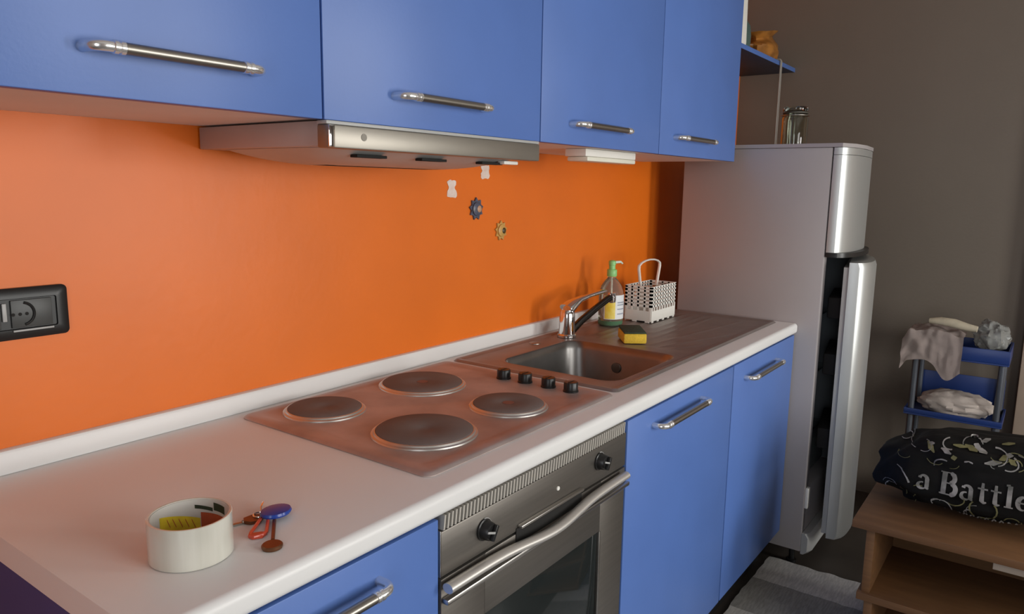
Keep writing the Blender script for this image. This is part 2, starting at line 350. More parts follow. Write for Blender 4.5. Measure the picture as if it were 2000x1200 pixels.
# ------------------------------------------------------------ hob
hb = thing('electric_hob', (.34, -.29, H), 'steel electric hob with four round hotplates, set in the worktop left of the sink', 'hob')
hx0, hx1, hy0, hy1 = .038, .648, -.536, -.040
m = MB()
m.rrect([(hx0, hx1, hy0, hy1, H+.0004, .018), (hx0, hx1, hy0, hy1, H+.002, .018), (hx0+.004, hx1-.004, hy0+.004, hy1-.004, H+.0055, .016),
         (hx0+.009, hx1-.009, hy0+.009, hy1-.009, H+.0065, .014), (hx0+.026, hx1-.026, hy0+.030, hy1-.026, H+.0062, .02), (hx0+.032, hx1-.032, hy0+.036, hy1-.032, H+.0038, .02)], 6)
m.build('plate', HOBST, hb)
for i, (px, py, r, red) in enumerate(((.167, -.137, .0765, 0), (.435, -.154, .094, 1), (.191, -.386, .0935, 0), (.424, -.406, .0775, 1))):
    z = H+.0040
    p = MB(); p.lathe([(r-.004, 0), (r-.004, .0075), (r-.006, .0088), (r*.5, .0085), (.016, .0082), (.0135, .0070), (0.0005, .0070)], (px, py, z), 48, cap1=True)
    po = p.build('hotplate', IRON, hb)
    rg = MB(); rg.lathe([(r, -.0001), (r+.0055, -.0001), (r+.0045, .0022), (r+.0008, .0036), (r-.0008, .0064), (r-.0034, .0070), (r-.0034, .0005)], (px, py, z), 56, cap0=False, cap1=False)
    rg.build('chrome_ring', mat('ring_steel', (.60, .57, .53), .34, .8, var=.05), po, 'bright steel ring')
    if red: MB().lathe([(.0125, .0071), (.0125, .0076), (.0005, .0078)], (px, py, z), 24).build('centre_mark', mat('faded_red_mark', (.20, .10, .09), .5, var=.2), po, 'faded reddish centre dot')
for kx, ky in ((.600, -.262), (.603, -.322), (.603, -.387), (.603, -.447)):
    k = MB(); k.lathe([(.0175, 0), (.0175, .003), (.0160, .0040), (.0160, .0205), (.0148, .0222), (.0004, .0224)], (kx, ky, H+.0040), 28)
    k.box(kx-.011, kx+.011, ky-.0015, ky+.0015, H+.0266, H+.0274, .0003)
    k.box(kx-.0172, kx-.0162, ky-.001, ky+.001, H+.012, H+.0255, .0003)
    k.build('knob', BLACK, hb)

# ------------------------------------------------------------ sink
sk = thing('kitchen_sink', (1.25, -.28, H-.15), 'inset stainless sink with a square bowl and a ribbed drainer on the right', 'sink')
sx0, sx1, sy0, sy1 = .668, 1.842, -.528, -.040
bx0, bx1, by0, by1 = .738, 1.105, -.485, -.140
n = 10; s = MB()
L = lambda i, z, r: rr_loop(bx0+i, bx1-i, by0+i, by1-i, z, r, n)
top = H+.0022
# deck round the bowl: rounded opening lofted out to a rectangle with the same number of points
split = 1.150
outer = []
for (x, y, z), (ax, ay) in zip(L(0, top, .045), [q[:2] for q in rr_loop(-1, 1, -1, 1, 0, .35, n)]):
    k = 1/max(abs(ax), abs(ay)); outer.append((ax*k, ay*k))
def rect_loop(x0, x1, y0, y1, z): return [(x0+(a+1)/2*(x1-x0), y0+(b_+1)/2*(y1-y0), z) for a, b_ in outer]
s.loft([L(0, top, .045), L(-.004, top+.0012, .048), L(-.010, top, .052), L(-.0115, top, .053), L(-.0135, top, .054), rect_loop(sx0+.022, split, sy0+.022, sy1-.022, top)], cap0=False, cap1=False)
# drainer height field with fanned ribs
NX, NY = 150, 76; X0, X1, Y0, Y1 = split, sx1-.022, sy0+.022, sy1-.022
def rib(x, y):
    z = 0
    if x > 1.17 and x < 1.79:
        for j in range(9):
            ys = -.150-.034*j; sl = -.0-.62*max(0, (j-5.2)/4)
            yc = ys+sl*(x-1.17)
            if yc > Y0+.012: z += .0021*math.exp(-((y-yc)/.0050)**2)
    ed = min(x-X0+.03, X1-x, y-Y0, Y1-y)
    return z*min(1, max(0, (ed-.004)/.02))*min(1, (x-1.17)/.02 if x > 1.17 else 0)*min(1, max(0, (1.79-x)/.03)) - .0012*min(1, max(0, ed/.012))*min(1, max(0, (x-1.155)/.03))
gv = [[s.bm.verts.new((X0+(X1-X0)*i/NX, Y0+(Y1-Y0)*j/NY, top+rib(X0+(X1-X0)*i/NX, Y0+(Y1-Y0)*j/NY))) for j in range(NY+1)] for i in range(NX+1)]
for i in range(NX):
    for j in range(NY):
        q = s.bm.faces.new((gv[i][j], gv[i+1][j], gv[i+1][j+1], gv[i][j+1])); q.smooth = True
# raised rim all round
s.loft([rr_loop(sx0+.022, sx1-.022, sy0+.022, sy1-.022, top, .0005, 6), rr_loop(sx0+.016, sx1-.016, sy0+.016, sy1-.016, top+.0035, .006, 6), rr_loop(sx0+.006, sx1-.006, sy0+.006, sy1-.006, top+.0035, .012, 6), rr_loop(sx0, sx1, sy0, sy1, H+.0005, .015, 6)], cap0=False, cap1=False)
s.build('deck', SINKST, sk)
bw = MB()
bw.loft([L(0, top, .045), L(.003, top-.003, .044), L(.008, H-.02, .05), L(.014, H-.11, .055), L(.026, H-.135, .05), L(.05, H-.146, .05), L(.14, H-.149, .02)], cap0=False, cap1=True)
bw.build('bowl', mat('bowl_steel', (.27, .26, .25), .36, 1, var=.2, scale=10), sk, 'darker brushed steel bowl')
MB().lathe([(.040, 0), (.040, .002), (.030, .0025), (.026, .0005), (.0004, .0005)], (.925, -.31, H-.1488), 28).build('drain', CHROME, sk)
ovx = bx1-.0125
MB().tube([(ovx, -.30, H-.058), (ovx-.003, -.30, H-.058), (ovx-.0035, -.30, H-.058)], [.015, .0145, .009], 24).build('overflow', SATIN, sk, 'round overflow cover on the bowl wall')
MB().lathe([(.017, 0), (.0165, .0018), (.014, .0024), (.0004, .0026)], (.985, -.088, top+.0002), 24).build('hole_cover', SATIN, sk)

# mixer tap
fc = thing('mixer_tap', (1.128, -.105, top), 'chrome single-lever mixer tap behind the sink bowl', 'tap')
FX, FY = 1.128, -.108
MB().lathe([(.029, .0), (.029, .006), (.0255, .010), (.0245, .030), (.0235, .062), (.0225, .078), (.018, .084), (.0004, .085)], (FX, FY, top+.0016), 32).build('body', CHROME, fc)
sp = [(FX+.0175, FY-.004, H+.0165), (FX+.060, FY-.012, H+.044), (FX+.12, FY-.024, H+.074), (FX+.18, FY-.036, H+.101), (FX+.205, FY-.041, H+.110)]
spo = MB().tube(sp, [.0125, .0118, .0112, .011, .011], 18).build('spout', mat('chrome_dark_reflection', (.10, .095, .09), .16, 1, var=.1), fc, 'straight chrome spout, coloured dark for its reflections')  # dark reflections on the chrome are put into the base colour
MB().tube([(FX+.203, FY-.0405, H+.122), (FX+.204, FY-.0405, H+.098), (FX+.205, FY-.0405, H+.091)], [.013, .0135, .012], 20).build('aerator', CHROME, spo)
lv = [(FX-.004, FY, H+.0885), (FX+.012, FY-.004, H+.100), (FX+.055, FY-.008, H+.113), (FX+.11, FY-.014, H+.121), (FX+.165, FY-.022, H+.127), (FX+.19, FY-.026, H+.128)]
MB().tube(lv, [.019, .0165, .009, .0065, .0075, .004], 18, flat=1.5, up=(0, 0, 1)).build('lever', CHROME, fc)

# ------------------------------------------------------------ things beside the sink
SZ = top+.0005
bt = thing('soap_bottle', (1.40, -.108, SZ), 'clear washing-up soap bottle with a green pump and lemon label behind the tap', 'bottle')
bc = (1.402, -.108, SZ)
def ell(prof, c_, n_=36): return [[(c_[0]+1.04*rad*math.cos(2*math.pi*i/n_), c_[1]+1.0*rad*math.sin(2*math.pi*i/n_), c_[2]+z) for i in range(n_)] for rad, z in prof]
BP = [(.037, 0), (.041, .004), (.041, .05), (.0405, .098), (.039, .112), (.033, .132), (.021, .150), (.0135, .158), (.0135, .166)]
MB().loft(ell(BP, bc)).build('bottle_body', PET, bt)
MB().loft(ell([(.035, .002), (.039, .005), (.0392, .017), (.0003, .0172)], bc)).build('soap_liquid', GREENL, bt, 'green soap left at the bottom')
def wrap(z0, z1, a0, a1, mtl, nm, lb, off=.0008, par=bt):
    q = MB(); N_ = 14; R_ = .0412+off
    P = [[(bc[0]+1.04*R_*math.cos(a0+(a1-a0)*i/N_), bc[1]+1.0*R_*math.sin(a0+(a1-a0)*i/N_), bc[2]+z) for i in range(N_+1)] for z in (z0, z1)]
    q.loft(P, 0, False, False, closed=False); return q.build(nm, mtl, par, lb)
A = math.radians
lab = wrap(.024, .104, A(178), A(345), LABW, 'label', 'white and yellow printed paper label')
wrap(.026, .088, A(183), A(230), YELLOW, 'lemon_print', 'yellow printed patch', .0013, lab)
wrap(.088, .104, A(182), A(230), mat('lime_print', (.40, .58, .14), .5, var=.1), 'lime_print', None, .0013, lab)
for zz in (.040, .056, .070, .078): wrap(zz, zz+.004, A(240), A(284), mat('grey_print', (.35, .38, .45), .5, var=.1), 'print_line', None, .0013, lab)
pm = MB(); pc = (bc[0], bc[1], bc[2])
pm.lathe([(.0155, .163), (.0165, .165), (.0165, .184), (.015, .186), (.0105, .187), (.0105, .200), (.0118, .201), (.0118, .213), (.008, .216), (.0003, .217)], pc, 24); pmo = pm.build('pump', GREENP, bt, 'green pump head')
MB().tube([(pc[0]+.009, pc[1]-.004, pc[2]+.209), (pc[0]+.028, pc[1]-.016, pc[2]+.210), (pc[0]+.034, pc[1]-.020, pc[2]+.204)], [.005, .0042, .003], 10).build('nozzle', mat('pale_nozzle', (.62, .70, .58), .4, var=.03), pmo)
MB().tube([(pc[0], pc[1], pc[2]+.020), (pc[0], pc[1], pc[2]+.160)], .0028, 8).build('dip_tube', WHITEP, bt)

sg = thing('sponge', (1.205, -.29, SZ), 'yellow kitchen sponge with a dark green scourer on the drainer', 'sponge')
R_s = RZ(math.radians(38))
q = MB().box(1.205-.052, 1.205+.052, -.29-.034, -.29+.034, SZ+.001, SZ+.031, .005, rot=R_s); q.build('foam', SPONGE, sg)
q = MB().box(1.205-.051, 1.205+.051, -.29-.033, -.29+.033, SZ+.0315, SZ+.037, .0022, rot=R_s)
for v in q.bm.verts: v.co.z += .003*math.sin((v.co.x-1.205)*40)
for v in q.bm.verts: v.co.z = max(v.co.z, SZ+.0313)
q.build('scourer', SCOUR, sg, 'dark green abrasive top')

# cutlery basket
bk = thing('cutlery_basket', (1.61, -.155, SZ), 'white plastic lattice cutlery basket with an arched handle, beside the fridge', 'basket')
ka, kb, kc, kd, kz0, kz1 = 1.510, 1.700, -.205, -.105, SZ+.0005, SZ+.122
fl = MB().box(ka, kb, kc, kd, kz0+.004, kz0+.008, .001); fl.build('bottom', WHITEP, bk)
def lattice(p, q_, nm, ncol):
    m = MB(); p = Vector(p); q_ = Vector(q_); dv = q_-p; Lw = dv.length; t = dv/Lw; nn = Vector((-t.y, t.x, 0))*.0016
    def bar(a0, a1, z0, z1):
        m.loft([[p+t*a0-nn+Vector((0, 0, z0)), p+t*a1-nn+Vector((0, 0, z0)), p+t*a1+nn+Vector((0, 0, z0)), p+t*a0+nn+Vector((0, 0, z0))],
                [p+t*a0-nn+Vector((0, 0, z1)), p+t*a1-nn+Vector((0, 0, z1)), p+t*a1+nn+Vector((0, 0, z1)), p+t*a0+nn+Vector((0, 0, z1))]])
    bar(0, Lw, .006, .040)                                   # solid lower band
    for k in range(ncol+1):                                  # feet
        a_ = k*Lw/ncol
        if k % 2 == 0 and k < ncol: bar(a_+.004, a_+Lw/ncol-.004, 0, .006)
    for z in (.053, .066, .079, .092, .105, .116): bar(0, Lw, z, z+.0080)
    for k in range(ncol+1):
        a_ = min(max(k*Lw/ncol-.0035, 0), Lw-.007); bar(a_, a_+.007, .040, .122)
    m.build(nm, WHITEP, bk)
lattice((ka, kc, kz0), (kb, kc, kz0), 'lattice_wall', 9); lattice((ka, kd, kz0), (kb, kd, kz0), 'lattice_wall', 9)
lattice((ka, kc+.002, kz0), (ka, kd-.002, kz0), 'lattice_wall', 4); lattice((kb, kc+.002, kz0), (kb, kd-.002, kz0), 'lattice_wall', 4)
MB().box((ka+kb)/2-.0016, (ka+kb)/2+.0016, kc+.002, kd-.002, kz0+.009, kz1-.01).build('divider', WHITEP, bk)
hp = []
cxk, cyk = (ka+kb)/2+.005, (kc+kd)/2+.012
for i in range(19):
    t = i/18; 
    if t < .3: hp.append((cxk-.062-.022*(t/.3), cyk, kz1-.012+.075*(t/.3)))
    elif t > .7: hp.append((cxk+.062+.022*((1-t)/.3), cyk, kz1-.012+.075*((1-t)/.3)))
    else:
        a_ = math.pi*(1-(t-.3)/.4); hp.append((cxk+.084*math.cos(a_), cyk, kz1+.063+.022*math.sin(a_)))
MB().tube(hp, .0058, 10, flat=.55, up=(0, 1, 0)).build('handle', WHITEP, bk)

# ------------------------------------------------------------ tape roll and keys
tp = thing('packing_tape_roll', (-.318, -.468, H), 'nearly used up roll of clear packing tape on the worktop', 'tape')
tc_ = (-.318, -.468, H+.0003); n = 64
MB().lathe([(.0457, .0008), (.0482, .0004), (.0490, .0012), (.0490, .0518), (.0482, .0526), (.0457, .0522), (.0457, .0008)], tc_, n, cap0=False, cap1=False).build('tape_layer', TAPE, tp)
co = MB().lathe([(.0456, .002), (.0456, .0512), (.0443, .0512), (.0443, .002), (.0456, .002)], tc_, n, cap0=False, cap1=False).build('core', CORE, tp, 'printed inner core')
def corep(a0, a1, z0, z1, mtl, nm, parent=co, slant=0):
    q = MB(); N_ = 16; R_ = .0440
    q.loft([[(tc_[0]+R_*math.cos(a0+(a1-a0)*i/N_), tc_[1]+R_*math.sin(a0+(a1-a0)*i/N_), tc_[2]+z+slant*(i/N_)) for i in range(N_+1)] for z in (z0, z1)], 0, False, False, closed=False)
    return q.build(nm, mtl, parent)
corep(A(44), A(112), .004, .026, CORE_Y, 'yellow_print', slant=.014); corep(A(-12), A(43), .004, .031, CORE_R, 'red_print', slant=.003)
corep(A(-6), A(20), .0355, .046, CORE_K, 'black_print', slant=.002); corep(A(22), A(52), .0355, .0405, CORE_K, 'black_print', slant=.004)
for k in range(5):
    a_ = A(52+k*10); q = MB(); N_ = 6; R_ = .0438
    q.loft([[(tc_[0]+R_*math.cos(a_+.10*i/N_), tc_[1]+R_*math.sin(a_+.10*i/N_), tc_[2]+z+.012*i/N_) for i in range(N_+1)] for z in (.012+.002*k, .0145+.002*k)], 0, False, False, closed=False); q.build('print_line', CORE_R, co)

ky = thing('key_bunch', (-.21, -.475, H), 'small bunch of keys with blue and red tags on the worktop', 'keys')
kzb = H+.0006
q = MB(); q.loft([[( -.2525+a*.9, -.4395+b_*.9, z) for a, b_ in ((0, -.0022), (.026, -.0105), (.0275, -.006), (.0015, .0028))] for z in (kzb, kzb+.0022)])
q.tube([(-.2325, -.4465, kzb+.0027), (-.2312, -.4470, kzb+.0027)], .0026, 12); q.build('key_blade', SATIN, ky, 'grey steel key blade')
q = MB()
q.prism([(-.2310, -.4495), (-.2260, -.4400), (-.2130, -.4400), (-.2045, -.4470), (-.2060, -.4560), (-.2170, -.4630), (-.2270, -.4580)], kzb, kzb+.0045, mi=0); q.build('key_head', BRASS, ky, 'brown key head')
q = MB(); q.lathe([(.021, 0), (.0225, .0025), (.021, .0055), (.012, .0068), (.0004, .007)], (-.1915, -.4640, kzb+.0055), 30, sx=1.0, sy=.82); q.build('blue_tag', KEYBLUE, ky, 'shiny blue oval tag')
q = MB(); q.tube([(-.2125, -.4590, kzb+.0035), (-.2440, -.4830, kzb+.0035), (-.2510, -.4900, kzb+.0035), (-.2495, -.4975, kzb+.0035), (-.2400, -.5005, kzb+.0035), (-.2310, -.4970, kzb+.0035), (-.2070, -.4680, kzb+.0035)], .0024, 8)
q.prism([(-.2520, -.4885), (-.2515, -.4965), (-.2410, -.5030), (-.2310, -.4985), (-.2360, -.4930), (-.2450, -.4870)], kzb+.0002, kzb+.0045); q.build('red_tag', KEYRED, ky, 'translucent red loop tag')
q = MB(); q.tube([(-.2030, -.4760, kzb+.0030), (-.2400, -.5230, kzb+.0030)], .0026, 10); q.build('key_stem', BRASS, ky, 'thin brown key stem')
q = MB(); q.lathe([(.0125, 0), (.0135, .002), (.0135, .004), (.012, .0055), (.0004, .0055)], (-.2490, -.5340, kzb), 28, sx=1, sy=.95); q.build('key_bow', BRASS, ky, 'round brown key bow')
q = MB(); q.tube([(-.2030, -.4480, kzb+.006), (-.1990, -.4410, kzb+.010), (-.1900, -.4320, kzb+.010), (-.1830, -.4240, kzb+.008)], .0014, 8)
q.tube([(-.2080+.008*math.cos(a*.45), -.4500+.008*math.sin(a*.45), kzb+.0055) for a in range(15)], .0012, 8); q.build('ring', CHROME, ky)

# ------------------------------------------------------------ wall: socket, scraps, ornaments
so = thing('wall_socket', (-.32, -.005, H+.247), 'black wall socket plate on the orange wall', 'socket')
S0, S1, Z0, Z1 = -.385, -.243, H+.208, H+.288
def yloop(x0, x1, z0, z1, y, r, n=6): return [(a, y, b_) for a, b_, _ in rr_loop(x0, x1, z0, z1, 0, r, n)]
MB().loft([yloop(S0, S1, Z0, Z1, -.0005, .008), yloop(S0, S1, Z0, Z1, -.006, .008), yloop(S0+.006, S1-.006, Z0+.006, Z1-.006, -.010, .006), yloop(S0+.012, S1-.018, Z0+.016, Z1-.016, -.0102, .003), yloop(S0+.013, S1-.019, Z0+.017, Z1-.017, -.0075, .003)]).build('plate', BLACK, so)
MB().box(-.3265, -.2685, -.0105, -.0078, H+.2265, H+.2695, .001).build('insert', DGREY, so, 'dark grey socket insert')
MB().box(-.3385, -.3325, -.0115, -.0078, H+.238, H+.266, .001).build('indicator', GREY, so, 'pale grey strip at the plate edge')
MB().box(-.372, -.341, -.0105, -.0078, H+.2265, H+.2695, .001).build('insert', DGREY, so)
MB().tube([(-.312+.0175*math.cos(a), -.0108, H+.248+.0175*math.sin(a)) for a in [A(-78+156*k/16) for k in range(17)]], .0022, 8).build('socket_rim', BLACK, so)
for k in range(3): MB().disc((-.324+.0095*k, -.0106, H+.2475), (0, -1, 0), .0026, .0004, 12).build('socket_hole', BLACKM, so)
MB().box(-.326, -.268, -.0125, -.0102, H+.2205, H+.2235, .0008).build('ridge', GREY, so)
def scrap(cx, cz, w_, h_, label, seed, waist):
    random.seed(seed); P = []
    for i in range(28):
        t = 2*math.pi*i/28; x = math.cos(t); z = math.sin(t); k = 1/max(abs(x), abs(z))**.9
        wz = 1-waist*math.exp(-((z*k-.15)/.35)**2)
        P.append((cx+x*k*w_/2*wz*random.uniform(.88, 1.08), cz+z*k*h_/2*random.uniform(.9, 1.06)))
    return solo(MB().prism(P, -.0012, -.0003, 'y'), 'paper_scrap', PAPER, (cx, -.0008, cz-h_/2), label, 'paper scrap', 'torn paper scraps on the orange wall')
scrap(.713, H+.446, .040, .046, 'torn white paper scrap on the orange wall, lower and left of the other', 3, .45)
scrap(.853, H+.493, .040, .038, 'torn white paper scrap on the orange wall just under the hood edge', 5, .25)
def star(cx, cz, R_, n_, label, m1, m2, m3, sx):
    t = thing('sun_ornament', (cx, -.005, cz-R_), label, 'ornament', 'small sun ornaments on the orange wall')
    P = []
    for i in range(n_*2):
        a_ = math.pi*i/n_+.2; k = R_ if i % 2 == 0 else R_*.72
        P.append((cx+k*sx*math.cos(a_), cz+k*math.sin(a_)))
    MB().prism(P, -.005, -.0005, 'y').build('rays', m1, t)
    MB().tube([(cx, -.0052, cz), (cx, -.009, cz), (cx, -.0115, cz), (cx, -.012, cz)], [R_*.62, R_*.60, R_*.36, .001], 24).build('face', m2, t)
    MB().tube([(cx+.004, -.0118, cz), (cx+.004, -.0140, cz)], [R_*.30, R_*.2], 14).build('centre', m3, t)
star(.812, H+.393, .031, 9, 'blue-grey sun-shaped ornament on the orange wall', ORNB, ORNB, ORNO, .95)
star(.925, H+.330, .029, 9, 'yellow sun-shaped ornament on the orange wall, below the blue one', ORNY, ORNY, ORND, .95)

# ------------------------------------------------------------ fridge
FX0, FX1, FYF, FYB = 1.870, 2.320, -.660, -.140
FT = H+.600
fr = thing('fridge', (2.13, -.4, 0), 'old silver fridge freezer with its lower door ajar, at the end of the worktop', 'fridge')
b = MB()
b.box(FX0, FX0+.04, FYF, FYB, .07, FT, .004); b.box(FX1-.04, FX1, FYF, FYB, .07, FT, .004)
b.box(FX0+.0402, FX1-.0402, FYB-.05, FYB, .07, FT, .002); b.box(FX0+.0402, FX1-.0402, FYF, FYB-.051, H+.235, FT, .002); b.box(FX0+.0402, FX1-.0402, FYF, FYB-.051, .07, .30, .002)
b.build('body', SILVER, fr)
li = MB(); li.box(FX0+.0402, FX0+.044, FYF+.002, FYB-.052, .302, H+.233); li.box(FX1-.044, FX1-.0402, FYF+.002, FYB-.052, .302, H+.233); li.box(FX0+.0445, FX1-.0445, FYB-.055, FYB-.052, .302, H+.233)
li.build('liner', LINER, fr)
for z in (.45, .68, .90): MB().box(FX0+.046, FX1-.046, FYF+.05, FYB-.058, z, z+.006, .001).build('shelf', GLASSG, fr)
MB().box(FX0+.046, FX1-.046, FYF+.04, FYB-.06, .303, .43, .01).build('crisper', mat('crisper_plastic', (.20, .22, .22), .3, var=.05, trans=.2), fr)
MB().loft([[(x, y, z) for x, y in ((FX0-.002, FYB), (FX1+.002, FYB), (FX1+.002, FYF-.03), (FX1-.12, FYF-.060), (FX0+.17, FYF-.069), (FX0+.06, FYF-.058), (FX0-.002, FYF-.03))] for z in (FT+.0005, FT+.013)]).build('top_lid', SILVER, fr)
def door_plan(w_, th):     # plan of a bulged door, hinge at the right end (0,0), running to -w_, front towards -y
    P = [(0, 0), (0, -th*.38)]
    for k in range(0, 19):
        t = k/18; u_ = .004+.992*t; x = -w_*u_
        bul = (1-abs((u_-.60)/.40)**2.3)**.62 if u_ > .60 else (1-abs((.60-u_)/.60)**2)**.8
        P.append((x, -th*.38-th*.62*max(bul, 0)))
    P += [(-w_, -th*.38), (-w_, 0)]; return P
def place(P, hx, hy, ang, z): 
    c_, s_ = math.cos(ang), math.sin(ang); return [(hx+x*c_-y*s_, hy+x*s_+y*c_, z) for x, y in P]
fd = MB(); P = door_plan(FX1-FX0, .063)
fd.loft([place(P, FX1, FYF-.004, 0, z) for z in (H+.252, H+.575)]); fz = fd.build('freezer_door', SILVERD, fr, 'closed curved silver freezer door')
MB().loft([place(P, FX1, FYF-.004, 0, z) for z in (H+.5765, H+.599)]).build('door_cap', SILVERD, fz)
MB().box(FX0+.004, FX0+.012, FYF-.0125, FYF-.0005, H+.568, H+.582, .001).build('hinge_cover', BLACK, fz)
hs = MB(); PH = door_plan(FX1-FX0, .084); HL = []
for e_, k_ in ((0, 0), (.0155, 1)):
    HL.append([Vector((p.x, p.y, H+.236+e_*(1 if k_ else 0)+ (.014*((p.x-FX0)/(FX1-FX0))**1.5 if False else 0))) for p in [Vector(q_) for q_ in place(PH, FX1, FYF-.004, 0, 0)]])
hs.loft(HL).build('handle_strip', BLACK, fz, 'black grip strip under the freezer door')
ANG = math.radians(9.5)
P2 = door_plan(.45, .080)
hx_, hy_ = FX1, FYF-.006
dd = MB(); lo = []
for z, ins in ((.145, .012), (.157, 0), (H+.205, 0), (H+.222, .012)): lo.append(place([(x, y if y > -.01 else y+ins*.5) for x, y in P2], hx_, hy_, ANG, z))
dd.loft(lo); fdo = dd.build('fridge_door', SILVERD, fr, 'tall curved silver door standing slightly ajar')
def dbox(x0, x1, y0, y1, z0, z1, bev=0):
    m = MB().box(x0, x1, y0, y1, z0, z1, bev); c_, s_ = math.cos(ANG), math.sin(ANG)
    for v in m.bm.verts: x, y = v.co.x, v.co.y; v.co.x = hx_+x*c_-y*s_; v.co.y = hy_+x*s_+y*c_
    return m
MB().loft([place([(x*.97-.008, y) for x, y in ((0, .001), (0, .016), (-.45, .016), (-.45, .001))], hx_, hy_, ANG, z) for z in (.16, H+.205)]).build('gasket', GREY, fdo)
for z in (.45, .72, .92):
    dbox(-.39, -.10, .0175, .060, z, z+.075, .006).build('door_bin', BLACKM, fdo)
bs = MB(); 
bs.loft([[(x, y, z) for x, y in ((FX0+.002, FYF-.0005), (FX0+.002, FYF-.022-e), (FX0+.03, FYF-.034-e), (FX1-.03, FYF-.034-e), (FX1-.002, FYF-.022-e), (FX1-.002, FYF-.0005))] for z, e in ((.062, -.012), (.075, 0), (.125, 0), (.140, -.010))])
bs.build('base_grille', GREY, fr)
MB().box(FX0+.004, FX0+.030, FYF-.012, FYF-.0005, .235, .31, .002).build('bracket', WHITEP, fr, 'pale bracket beside the door opening')
for x in (FX0+.05, FX1-.05):
    for y in (FYF+.04, FYB-.05): MB().lathe([(.018, 0), (.018, .012), (.010, .014), (.010, .069)], (x, y, .0005), 16).build('foot', BLACK, fr)

# jar on the fridge
jr = thing('glass_jar', (2.17, -.445, FT+.0135), 'small clip-top glass jar standing on the fridge', 'jar')
jc = (2.17, -.445, FT+.014)
MB().lathe([(.040, 0), (.046, .004), (.047, .03), (.047, .110), (.042, .122), (.041, .134), (.0375, .134), (.0385, .121), (.0435, .109), (.0435, .008), (.0004, .006)], jc, 32).build('jar_body', GLASSG, jr)
MB().lathe([(.0003, .1345), (.044, .1345), (.046, .138), (.046, .146), (.040, .152), (.0003, .153)], jc, 32).build('lid', GLASSG, jr)
MB().lathe([(.0425, .127), (.0455, .127), (.0455, .133), (.0425, .133), (.0425, .127)], jc, 32, cap0=False, cap1=False).build('seal', mat('jar_seal', (.06, .055, .04), .6, var=.1), jr)
wr = MB(); wr.tube([(jc[0]+.049*math.cos(a), jc[1]+.049*math.sin(a), jc[2]+.120) for a in [A(k*18) for k in range(20)]], .0016, 6)
wr.tube([(jc[0]+.048, jc[1]-.006, jc[2]+.120), (jc[0]+.058, jc[1]-.008, jc[2]+.150), (jc[0]+.03, jc[1]-.008, jc[2]+.158)], .0016, 6); wr.build('wire_clip', SATIN, jr)

# ------------------------------------------------------------ blue shelf with its things
SHZ = H+.985
sh = thing('wall_shelf', (2.3, -.12, SHZ), 'dark blue wall shelf between the wall cabinets and the brown wall', 'shelf')
MB().box(1.8135, XW-.001, -.249, -.001, SHZ, SHZ+.018, .001).build('board', mat('dark_shelf_board', (.022, .032, .06), .6, var=.1), sh)
MB().box(1.8135, XW-.001, -.2515, -.2492, SHZ, SHZ+.018, .0004).build('front_edge', BLUE, sh, 'bright blue front edging')
ST = SHZ+.0185
t = thing('detergent_bottle', (2.09, -.21, ST), 'white plastic detergent bottle at the left end of the blue shelf', 'bottle')
MB().rrect([(2.02, 2.165, -.245, -.170, ST, .02), (2.015, 2.17, -.248, -.168, ST+.01, .03), (2.015, 2.165, -.246, -.168, ST+.19, .03), (2.06, 2.14, -.232, -.186, ST+.235, .02)]).build('bottle_body', WHITEP, t)
MB().lathe([(.022, 0), (.022, .04), (.019, .043)], (2.10, -.209, ST+.2355), 24).build('cap', REDP, t, 'red cap')
t = thing('teal_bottle', (2.25, -.17, ST), 'teal green plastic bottle on the blue shelf, behind the amber packet', 'bottle')
MB().lathe([(.058, 0), (.066, .008), (.068, .06), (.064, .095), (.045, .125), (.022, .140), (.018, .15)], (2.255, -.155, ST+.0005), 32).build('bottle_body', TEAL, t)
MB().lathe([(.020, 0), (.020, .020), (.017, .023)], (2.255, -.155, ST+.151), 20).build('cap', mat('dark_green_cap', (.03, .07, .05), .4, var=.1), t)
pk = MB(); loops = []   # kept behind the cables
for k in range(21):
    t_ = k/20; lo_ = []
    for i in range(28):
        a_ = 2*math.pi*i/28; f_ = .82+.18*math.sin(min(1, t_/.45)*math.pi/2) if t_ < .45 else (1-.42*math.sin((t_-.45)/.35*math.pi/2)**2 if t_ < .8 else .58+.30*(t_-.8)/.2)
        wob = 1+.16*noise.noise(Vector((math.cos(a_)*3, math.sin(a_)*3, t_*5)))
        lo_.append((2.55+(.135*f_*wob)*math.cos(a_), -.165+(.070*f_*wob)*math.sin(a_), ST+.0005+.125*t_+.02*t_*math.cos(a_)))
    loops.append(lo_)
solo(pk.loft(loops), 'food_packet', AMBER, (2.55, -.165, ST), 'crumpled amber plastic packet at the right end of the blue shelf', 'packet')
cb = MB()
for dx_, r_ in ((0, .0035), (.022, .0024)):
    cb.tube([(2.545+dx_, -.258, .30), (2.545+dx_, -.258, H+.5), (2.552+dx_*.7, -.258, SHZ-.02), (2.554+dx_*.6, -.258, SHZ+.016), (2.554+dx_*.6, -.254, SHZ+.0235), (2.554+dx_*.6, -.240, SHZ+.0240)], r_, 8)
solo(cb, 'cable', mat('clear_grey_cable', (.30, .28, .25), .25, var=.1), (2.545, -.258, .30), 'pair of thin pale cables hanging from the blue shelf down behind the fridge', 'cable')

